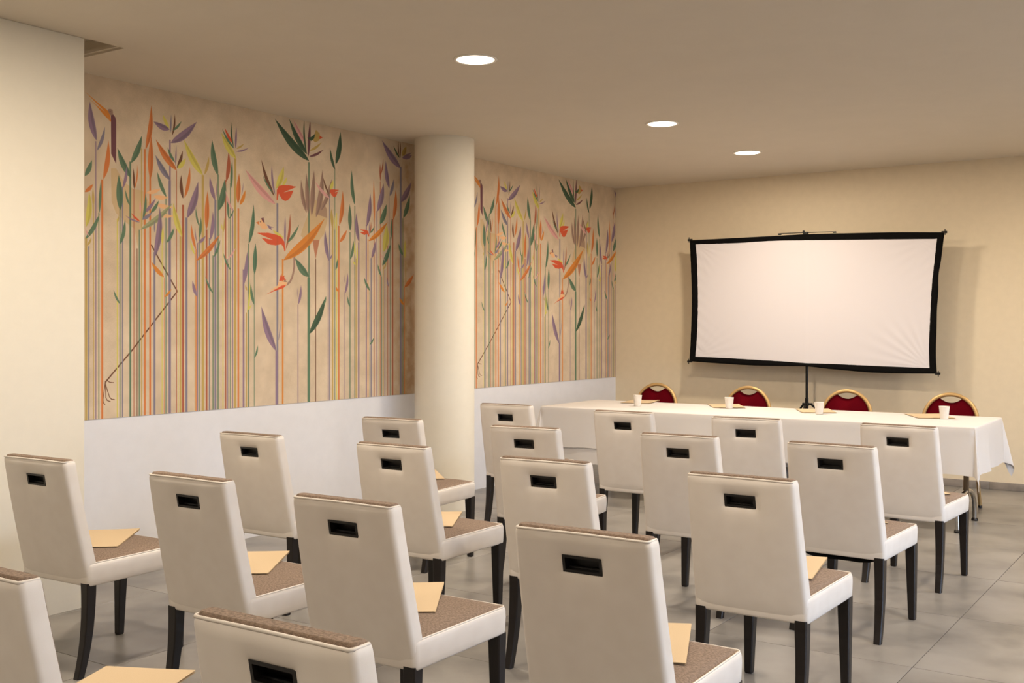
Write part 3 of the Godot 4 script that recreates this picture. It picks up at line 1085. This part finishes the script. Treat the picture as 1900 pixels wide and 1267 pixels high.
# the points of an upper or lower edge stand at uneven distances: find the one at this share of the width
func lerp_x(a: Array, s: float) -> Vector2:
	var x := lerpf(a[0][0], a[a.size() - 1][0], s)
	for i in a.size() - 1:
		if x <= a[i + 1][0] + 0.00001:
			var f: float = (x - a[i][0]) / (a[i + 1][0] - a[i][0])
			var m0: float = (a[i + 1][1] - a[maxi(i - 1, 0)][1]) / (a[i + 1][0] - a[maxi(i - 1, 0)][0])
			var m1: float = (a[mini(i + 2, a.size() - 1)][1] - a[i][1]) / (a[mini(i + 2, a.size() - 1)][0] - a[i][0])
			var w: float = a[i + 1][0] - a[i][0]
			var f2 := f * f
			var f3 := f2 * f
			var y: float = (2 * f3 - 3 * f2 + 1) * a[i][1] + (f3 - 2 * f2 + f) * w * m0 + (-2 * f3 + 3 * f2) * a[i + 1][1] + (f3 - f2) * w * m1
			return Vector2(x, y)
	return Vector2(a[a.size() - 1][0], a[a.size() - 1][1])

func crease(x: float, y: float, corner: Vector2, spread: float, count: float, deep: float) -> float:
	var d := Vector2(x, y) - corner
	var l := d.length()
	if l < 0.001:
		return 0.0
	var g := atan2(d.y, d.x)
	return deep * sin(g * count) * exp(-l / spread) * clampf(l / 0.12, 0.0, 1.0)

func screen_z(p: Vector2) -> float:
	var z := 0.0
	z += crease(p.x, p.y, Vector2(1.193, 2.221), 0.30, 26.0, 0.003)
	z += crease(p.x, p.y, Vector2(1.13, 1.07), 0.34, 30.0, 0.0035)
	z += crease(p.x, p.y, Vector2(-1.129, 2.269), 0.20, 26.0, 0.002)
	z += crease(p.x, p.y, Vector2(-1.132, 1.136), 0.28, 28.0, 0.0028)
	# gathers along the bowed sides
	z += 0.0018 * sin(p.y * 62.0 - p.x * 40.0) * exp(-absf(p.x - 1.14) / 0.13) * smoothstep(1.2, 1.9, p.y)
	z += 0.0015 * sin(p.y * 55.0 + p.x * 45.0) * exp(-absf(p.x + 1.11) / 0.1)
	# fold down the middle
	z += 0.003 * exp(-pow((p.x - 0.0) / 0.012, 2.0))
	return z

func projection_screen() -> void:
	var t := thing("projection_screen", "white fabric projection screen with black border on a black tripod", "projection screen", Vector3(-3.461, 0, -10.1))
	var st := begin()
	var rows := []
	for i in 71:
		var row := PackedVector3Array()
		for j in 131:
			var p := coons(IN_TOP, IN_LOW, IN_LEFT, IN_RIGHT, j / 130.0, i / 70.0)
			row.append(Vector3(p.x, p.y, 0.012 + screen_z(p)))
		rows.append(row)
	st.set_smooth_group(0)
	sheet(st, rows, false, false)
	part("screen_fabric", done(st), M.screen_cloth, t)
	# the border: a soft sleeve round the poles
	var n := noise(2.2, 77, 3)
	for side in 4:
		st = begin()
		rows = []
		var count := 60
		for i in count + 1:
			var f := i / float(count)
			var o: Vector2
			var q: Vector2
			if side == 0:
				o = lerp_x(OUT_TOP, f); q = lerp_x(IN_TOP, f)
			elif side == 1:
				o = lerp_x(OUT_LOW, f); q = lerp_x(IN_LOW, f)
			elif side == 2:
				o = lerp_line(OUT_LEFT, f); q = lerp_line(IN_LEFT, f)
			else:
				o = lerp_line(OUT_RIGHT, f); q = lerp_line(IN_RIGHT, f)
			var row := PackedVector3Array()
			for k in 16:
				var g := TAU * k / 16.0
				var a := (1.0 - cos(g)) * 0.5
				var p := o.lerp(q, a * 1.03)
				var thick: float = lerpf(0.016, 0.006, a) * sin(g)
				var crumple: float = 0.004 * n.get_noise_2d(p.x * 9.0 + side * 50.0, p.y * 9.0 + a * 3.0) * signf(sin(g))
				row.append(Vector3(p.x, p.y, 0.012 + thick + crumple))
			rows.append(row)
		loft(st, rows)
		part("border_sleeve", done(st), M.screen_border, t)
	# ends of the poles
	for q in [[-1.196, 2.315, -1], [1.262, 2.276, 1], [-1.2, 1.088, -1], [1.205, 1.024, 1]]:
		st = begin()
		tube(st, [Vector3(q[0] - q[2] * 0.03, q[1], 0.012), Vector3(q[0] + q[2] * 0.016, q[1], 0.012)], 0.011, 10)
		tube(st, [Vector3(q[0], q[1] - 0.026, 0.02), Vector3(q[0], q[1] + 0.026, 0.02)], 0.0045, 8)
		part("pole_end", done(st), M.black_metal, t)
	# upper hinge with its two stays
	st = begin()
	rbox(st, Vector3(0.0, 2.326, 0.0), Vector3(0.045, 0.03, 0.04), 0.006)
	rbox(st, Vector3(-0.02, 2.342, 0.0), Vector3(0.018, 0.024, 0.02), 0.005)
	var hinge := part("hinge", done(st), M.black_metal, t)
	st = begin()
	tube(st, [Vector3(-0.24, 2.334, 0.014), Vector3(0.0, 2.334, 0.006)], 0.004, 8)
	rbox(st, Vector3(-0.25, 2.329, 0.012), Vector3(0.03, 0.016, 0.02), 0.004)
	part("stay", done(st), M.black_metal, hinge)
	st = begin()
	tube(st, [Vector3(0.0, 2.334, 0.006), Vector3(0.27, 2.327, 0.014)], 0.004, 8)
	rbox(st, Vector3(0.28, 2.323, 0.012), Vector3(0.03, 0.014, 0.02), 0.004)
	part("stay", done(st), M.black_metal, hinge)
	# mast and tripod
	st = begin()
	tube(st, [Vector3(0, 0.3, -0.03), Vector3(0, 0.76, -0.03)], 0.0165, 14)
	tube(st, [Vector3(0, 0.74, -0.03), Vector3(0, 2.33, -0.03)], 0.0125, 14)
	part("mast", done(st), M.black_metal, t)
	st = begin()
	lathe(st, [Vector2(0.014, 0.0), Vector2(0.027, 0.0), Vector2(0.027, 0.022), Vector2(0.02, 0.026), Vector2(0.014, 0.026)], 16)
	part("collar", done(st), M.black_metal, t, Vector3(0, 0.69, -0.03))
	for k in 3:
		var g := PI / 2.0 + TAU * k / 3.0
		var d := Vector3(cos(g), 0, sin(g))
		st = begin()
		tube(st, [Vector3(0, 0.702, -0.03) + d * 0.04, Vector3(0, 0.66, -0.03) + d * 0.085, Vector3(0, 0.012, -0.03) + d * 0.36], 0.0105, 10)
		rbox(st, Vector3(0, 0.704, -0.03) + d * 0.035, Vector3(0.034, 0.018, 0.034), 0.005)
		var lg := part("leg", done(st), M.black_metal, t)
		st = begin()
		tube(st, [Vector3(0, 0.32, -0.03) + d * 0.015, Vector3(0, 0.33, -0.03) + d * 0.225], 0.006, 8)
		part("brace", done(st), M.black_metal, lg)
		st = begin()
		lathe(st, [Vector2(0.0001, 0.0), Vector2(0.014, 0.0), Vector2(0.015, 0.02), Vector2(0.0001, 0.024)], 12)
		part("foot_cap", done(st), M.black_plastic, lg, Vector3(0, 0, -0.03) + d * 0.364)

# ------------------------------------------------------------------ the room
func make_room() -> void:
	# floor: a bed of grout with tiles of 0.94 by 0.95 m
	var fl := structure("floor", box_mesh(Vector3(WALL_X - 0.15, -0.2, WALL_Z - 0.15), Vector3(RIGHT_X + 0.15, -0.003, REAR_Z + 0.15)), M.grout)
	var tiles := {}
	var ix0 := int(floor((WALL_X + 1.172) / 0.94))
	var iz0 := int(floor((WALL_Z + 4.765) / 0.95))
	var x := -1.172 + ix0 * 0.94
	var rng := RandomNumberGenerator.new()
	rng.seed = 8
	while x < RIGHT_X:
		var z := -4.765 + iz0 * 0.95
		while z < REAR_Z:
			var a := Vector3(maxf(x + 0.0016, WALL_X), -0.02, maxf(z + 0.0016, WALL_Z))
			var b := Vector3(minf(x + 0.94 - 0.0016, RIGHT_X), 0.0, minf(z + 0.95 - 0.0016, REAR_Z))
			var size := b - a
			if size.x > 0.01 and size.z > 0.01:
				var key := "%.3f %.3f" % [size.x, size.z]
				if not tiles.has(key):
					var st := begin()
					var h := size * 0.5
					var rows := [ring8(Vector3(0, -h.y, 0), h.x, h.z, 0.0008), ring8(Vector3(0, h.y - 0.0012, 0), h.x, h.z, 0.0008), ring8(Vector3(0, h.y, 0), h.x - 0.0012, h.z - 0.0012, 0.0008)]
					st.set_smooth_group(-1)
					sheet(st, rows, true)
					fan(st, rows[2])
					tiles[key] = done(st)
				part("floor_tile", tiles[key], M["tile_%d" % rng.randi_range(0, 3)], fl, (a + b) * 0.5 + Vector3(0, rng.randf_range(-0.0004, 0.0), 0))
			z += 0.95
		x += 0.94
	# walls
	structure("wall_left", box_mesh(Vector3(WALL_X - 0.15, -0.2, WALL_Z - 0.15), Vector3(WALL_X, 3.3, REAR_Z + 0.15)), M.white_paint)
	structure("wall_back", box_mesh(Vector3(WALL_X, -0.2, WALL_Z - 0.15), Vector3(RIGHT_X + 0.15, 3.3, WALL_Z)), M.back_paint)
	structure("wall_rear", box_mesh(Vector3(WALL_X, -0.2, REAR_Z), Vector3(RIGHT_X + 0.15, 3.3, REAR_Z + 0.15)), M.cream_paint)
	# right wall with its glazed openings
	var st := begin()
	var open := WINDOWS
	var z0 := WALL_Z
	for o in open:
		box(st, Vector3(RIGHT_X, -0.2, z0), Vector3(RIGHT_X + 0.15, 3.3, o[0]))
		box(st, Vector3(RIGHT_X, -0.2, o[0]), Vector3(RIGHT_X + 0.15, o[2], o[1]))
		box(st, Vector3(RIGHT_X, o[3], o[0]), Vector3(RIGHT_X + 0.15, 3.3, o[1]))
		z0 = o[1]
	box(st, Vector3(RIGHT_X, -0.2, z0), Vector3(RIGHT_X + 0.15, 3.3, REAR_Z))
	structure("wall_right", done(st), M.cream_paint)
	var number := 1
	for o in open:
		var w := Node3D.new()
		w.name = "window_%d" % number
		w.set_meta("kind", "structure")
		add_child(w)
		number += 1
		var halves := 2
		var wide: float = (o[1] - o[0]) / halves
		for k in halves:
			var lo: float = o[0] + k * wide
			var hi := lo + wide
			st = begin()
			box(st, Vector3(RIGHT_X + 0.05, o[2], lo), Vector3(RIGHT_X + 0.1, o[2] + 0.07, hi))
			box(st, Vector3(RIGHT_X + 0.05, o[3] - 0.07, lo), Vector3(RIGHT_X + 0.1, o[3], hi))
			box(st, Vector3(RIGHT_X + 0.05, o[2] + 0.07, lo), Vector3(RIGHT_X + 0.1, o[3] - 0.07, lo + 0.07))
			box(st, Vector3(RIGHT_X + 0.05, o[2] + 0.07, hi - 0.07), Vector3(RIGHT_X + 0.1, o[3] - 0.07, hi))
			var f := part("window_frame", done(st), M.window_frame, w)
			part("pane", box_mesh(Vector3(RIGHT_X + 0.072, o[2] + 0.07, lo + 0.07), Vector3(RIGHT_X + 0.078, o[3] - 0.07, hi - 0.07)), M.glass, f)
	# ceiling with the sunk slot at the end of the pier
	st = begin()
	var y := CEILING_Y
	box(st, Vector3(-4.957, y, WALL_Z), Vector3(RIGHT_X, y + 0.3, REAR_Z))
	box(st, Vector3(WALL_X, y, WALL_Z), Vector3(-4.957, y + 0.3, -3.637))
	box(st, Vector3(WALL_X, y, -3.39), Vector3(-4.957, y + 0.3, REAR_Z))
	box(st, Vector3(WALL_X, y + 0.085, -3.637), Vector3(-4.957, y + 0.3, -3.39))
	structure("ceiling", done(st), M.ceiling_paint)
	structure("trim_1", box_mesh(Vector3(WALL_X, y + 0.012, -3.637), Vector3(-4.957, y + 0.03, -3.62)), M.ceiling_paint)
	# skirting tiles of the screen wall
	var bb := Node3D.new()
	bb.name = "baseboard_back"
	bb.set_meta("kind", "structure")
	add_child(bb)
	x = WALL_X
	while x < RIGHT_X - 0.01:
		var x1 := minf(x + 0.47, RIGHT_X)
		part("skirting_tile", rbox_mesh(Vector3((x + x1) * 0.5, 0.034, WALL_Z + 0.006), Vector3(x1 - x - 0.002, 0.067, 0.012), 0.0015, 1), M.skirting_tile, bb)
		x = x1
	# pier and column
	var pier := thing("wall_pier", "broad flat cream pier standing before the start of the mural wall", "pillar", Vector3(-5.298, 0, -2.3))
	st = begin()
	rbox(st, Vector3(0, 1.4545, 0), Vector3(0.682, 2.951, 2.194), 0.004, 1)
	part("shaft", done(st), M.cream_paint, pier)
	var col := thing("round_column", "round cream column between the two lengths of the mural", "column", Vector3(-5.293, 0, -6.866))
	st = begin()
	lathe(st, [Vector2(0.238, 0.0), Vector2(0.238, 0.02), Vector2(0.238, CEILING_Y)], 72)
	part("shaft", done(st), M.cream_paint, col)
	# mural lengths
	mural(-3.4, -0.46 / PRINT_WIDTH, 1.0, "birds, reeds and strelitzia flowers mural print between pier and round column")
	mural(-3.86 - PRINT_WIDTH, 0.0, (10.338 - 3.86 - PRINT_WIDTH) / PRINT_WIDTH, "birds, reeds and strelitzia flowers mural print between round column and screen wall")

func mural(z: float, from: float, share: float, label: String) -> void:
	var t := thing("mural_print", label, "mural", Vector3(WALL_X + 0.001, MURAL_Y, z), 0.0, "lengths of printed mural")
	var w := PRINT_WIDTH * (share - from)
	var h := CEILING_Y - MURAL_Y
	part("backing", box_mesh(Vector3(0.0, 0.0, -w), Vector3(0.0025, h, 0.0)), M.mural_edge, t)
	var st := begin()
	st.set_smooth_group(-1)
	var p := [Vector3(0.003, 0, 0), Vector3(0.003, h, 0), Vector3(0.003, h, -w), Vector3(0.003, 0, -w)]
	var uv := [Vector2(from, 1), Vector2(from, 0), Vector2(share, 0), Vector2(share, 1)]
	for i in [0, 1, 2, 0, 2, 3]:
		st.set_uv(uv[i])
		st.add_vertex(p[i])
	part("printed_sheet", done(st), M.mural_print, t)

# openings of the right wall: from z, to z, sill, head
const WINDOWS := [[-8.2, -5.6, 0.12, 2.3], [-5.0, -2.4, 0.12, 2.3]]

# ------------------------------------------------------------------ the scene
func _ready() -> void:
	# camera: a level lens, shifted down a little
	var cam := Camera3D.new()
	cam.name = "camera"
	add_child(cam)
	cam.position = Vector3(0, 1.45, 0)
	cam.rotation = Vector3(0, deg_to_rad(34.068), 0)
	cam.projection = Camera3D.PROJECTION_FRUSTUM
	cam.near = 0.05
	cam.far = 100.0
	cam.size = 0.05 * 1267.0 / 2012.6
	cam.frustum_offset = Vector2(0, -0.05 * 29.5 / 2012.6)
	cam.current = true
	var env := Environment.new()
	env.tonemap_mode = Environment.TONE_MAPPER_LINEAR
	env.tonemap_exposure = 1.1
	env.background_mode = Environment.BG_SKY
	var sky := Sky.new()
	var sm := ProceduralSkyMaterial.new()
	sm.sky_top_color = Color(0.77, 0.86, 1.0)
	sm.sky_horizon_color = Color(0.82, 0.9, 1.0)
	sm.ground_bottom_color = Color(0.42, 0.42, 0.42)
	sm.ground_horizon_color = Color(0.6, 0.62, 0.65)
	sm.energy_multiplier = SKY_ENERGY
	sky.sky_material = sm
	env.sky = sky
	env.ambient_light_source = Environment.AMBIENT_SOURCE_DISABLED
	env.sdfgi_enabled = true
	env.ssao_enabled = true
	env.ssil_enabled = true
	var we := WorldEnvironment.new()
	we.name = "world_environment"
	we.environment = env
	add_child(we)

	make_materials()
	make_room()
	for d in [[-3.545, -4.88, "round glowing downlight, third from the screen wall"], [-3.54, -7.2, "round glowing downlight, second from the screen wall"], [-3.53, -8.81, "round glowing downlight next to the screen wall"], [-3.54, -2.5, "round glowing downlight above the rear rows of chairs"], [-3.54, 0.4, "round glowing downlight behind the last row of chairs"]]:
		downlight(d[0], d[1], d[2])
	for z in [-8.81, -7.2, -4.88, -2.5, 0.4]:
		downlight(-0.35, z, "round glowing downlight in the row over the free aisle, " + ("by the screen wall" if z < -8.0 else ("second from the screen wall" if z < -7.0 else ("third from the screen wall" if z < -4.0 else ("fourth from the screen wall" if z < -2.0 else "fifth from the screen wall")))))

	# big furniture
	folding_table(TABLE_LEFT + 0.01, -3.315, "folding table with arched chrome feet, beside the mural wall")
	folding_table(-3.31, TABLE_RIGHT - 0.01, "folding table with arched chrome feet, at the open end")
	var under := part("tablecloth", cloth_mesh(TABLE_LEFT + 0.012, -3.33, TABLE_FRONT - 0.012, TABLE_BACK + 0.012, 0.7475, 0.455, 0.22, 5, 0.012), M.table_cloth, self)
	under.name = numbered("tablecloth")
	tag(under, "longer white under cloth showing below the hem near the mural wall", "tablecloth")
	var over := part("table_cloth", cloth_mesh(TABLE_LEFT, TABLE_RIGHT, TABLE_FRONT, TABLE_BACK, 0.75, 0.325, 0.235, 3, 0.02), M.table_cloth, self)
	over.name = numbered("tablecloth")
	tag(over, "long white cloth draped over the top table, corners hanging in points", "tablecloth")
	projection_screen()

	var red := make_banquet_chair("red velvet banquet chair with gold round back, nearest the mural wall")
	var spots := [[-4.60, -8.99, "red velvet banquet chair with gold round back, nearest the mural wall"], [-3.69, -8.98, "red velvet banquet chair with gold round back, second from the mural wall"], [-2.80, -8.96, "red velvet banquet chair with gold round back, beside the screen's mast"], [-1.965, -8.95, "red velvet banquet chair with gold round back, at the open table end"]]
	for i in 4:
		var c: Node3D = red if i == 0 else red.duplicate()
		if i > 0:
			c.name = numbered("banquet_chair")
			add_child(c)
		c.position = Vector3(spots[i][0], 0, spots[i][1])
		c.set_meta("label", spots[i][2])

	# white chairs: x and z of the upper edge of the back, turn, whereabouts
	var first := "white chair with brown seat, "
	var chairs := [
		[-4.266, -6.207, 2.0, "first row before the table, against the mural wall"],
		[-3.292, -6.107, 0.5, "first row before the table, second from the mural wall"],
		[-2.455, -6.087, 6.0, "first row before the table, third from the mural wall"],
		[-1.587, -6.114, -3.0, "first row before the table, by the open aisle"],
		[-4.187, -4.893, 5.0, "second row from the table, beside the round column"],
		[-3.233, -4.879, 5.0, "second row from the table, second from the mural wall"],
		[-2.360, -4.957, 2.0, "second row from the table, third from the mural wall"],
		[-1.592, -4.960, -2.5, "second row from the table, by the aisle, underside lining sagging"],
		[-4.183, -3.789, 1.0, "third row from the table, against the white wall"],
		[-3.261, -3.810, 0.5, "third row from the table, second from the mural wall"],
		[-2.382, -3.733, 2.5, "third row from the table, third from the mural wall"],
		[-1.527, -3.719, -1.0, "third row from the table, by the open aisle"],
		[-4.165, -2.608, 2.0, "fourth row from the table, beside the flat cream pier"],
		[-3.186, -2.588, 0.5, "fourth row from the table, second from the pier"],
		[-2.357, -2.514, 1.0, "fourth row from the table, third from the pier"],
		[-1.467, -2.484, 1.5, "fourth row from the table, by the aisle"],
		[-2.392, -1.335, 0.0, "last row, third from the pier"],
		[-1.467, -1.373, 0.2, "last row, by the open aisle"],
	]
	var proto := make_chair(first + chairs[0][3])
	for i in chairs.size():
		var c: Node3D = proto if i == 0 else proto.duplicate()
		if i > 0:
			c.name = numbered("upholstered_chair")
			add_child(c)
		c.position = Vector3(chairs[i][0], 0, chairs[i][1])
		c.rotation.y = deg_to_rad(chairs[i][2])
		c.set_meta("label", first + chairs[i][3])
		if i == 7:
			(c.get_node("dust_cover") as MeshInstance3D).mesh = dust_cover_mesh(0.03)

	# folders: near right corner, turn
	make_folder_meshes()
	var on_seat := [
		[-4.06, -2.945, 40.0, "kraft folder on the chair beside the flat cream pier"],
		[-3.136, -2.950, 34.0, "kraft folder on the fourth row chair second from the pier"],
		[-2.251, -2.870, 33.5, "kraft folder on the fourth row chair third from the pier"],
		[-1.317, -2.830, 22.5, "kraft folder on the fourth row chair by the aisle"],
		[-3.138, -4.131, 30.0, "kraft folder on the third row chair second from the mural wall"],
		[-2.354, -4.106, 25.0, "kraft folder on the third row chair third from the mural wall"],
		[-1.360, -4.040, 10.0, "kraft folder on the third row chair by the aisle"],
		[-4.161, -5.399, 46.0, "kraft folder on the chair beside the round column"],
		[-1.44, -5.40, 50.0, "kraft folder on the second row chair by the aisle"],
		[-1.392, -6.535, 50.0, "kraft folder on the first row chair by the aisle"],
		[-2.25, -1.63, 24.0, "kraft folder on the last row chair third from the pier"],
	]
	for f in on_seat:
		folder(Vector3(f[0], 0.4865, f[1]), f[2], f[3], "kraft folders laid on the chairs")
	# folders and cups on the table
	var places := [[-4.41, -8.713, 13.0, -4.377, -8.421, "nearest the mural wall"], [-3.50, -8.70, 30.0, -3.597, -8.58, "second from the mural wall"], [-2.70, -8.62, 27.0, -2.789, -8.455, "beside the screen's mast"], [-1.80, -8.60, 28.0, -1.868, -8.539, "at the open table end"]]
	for f in places:
		folder(Vector3(f[0], 0.7515, f[1]), f[2], "kraft folder on the white tablecloth, " + f[5], "kraft folders on the draped table")
		cup(Vector3(f[3], 0.7505, f[4]), "white ripple paper cup on the white tablecloth, " + f[5])
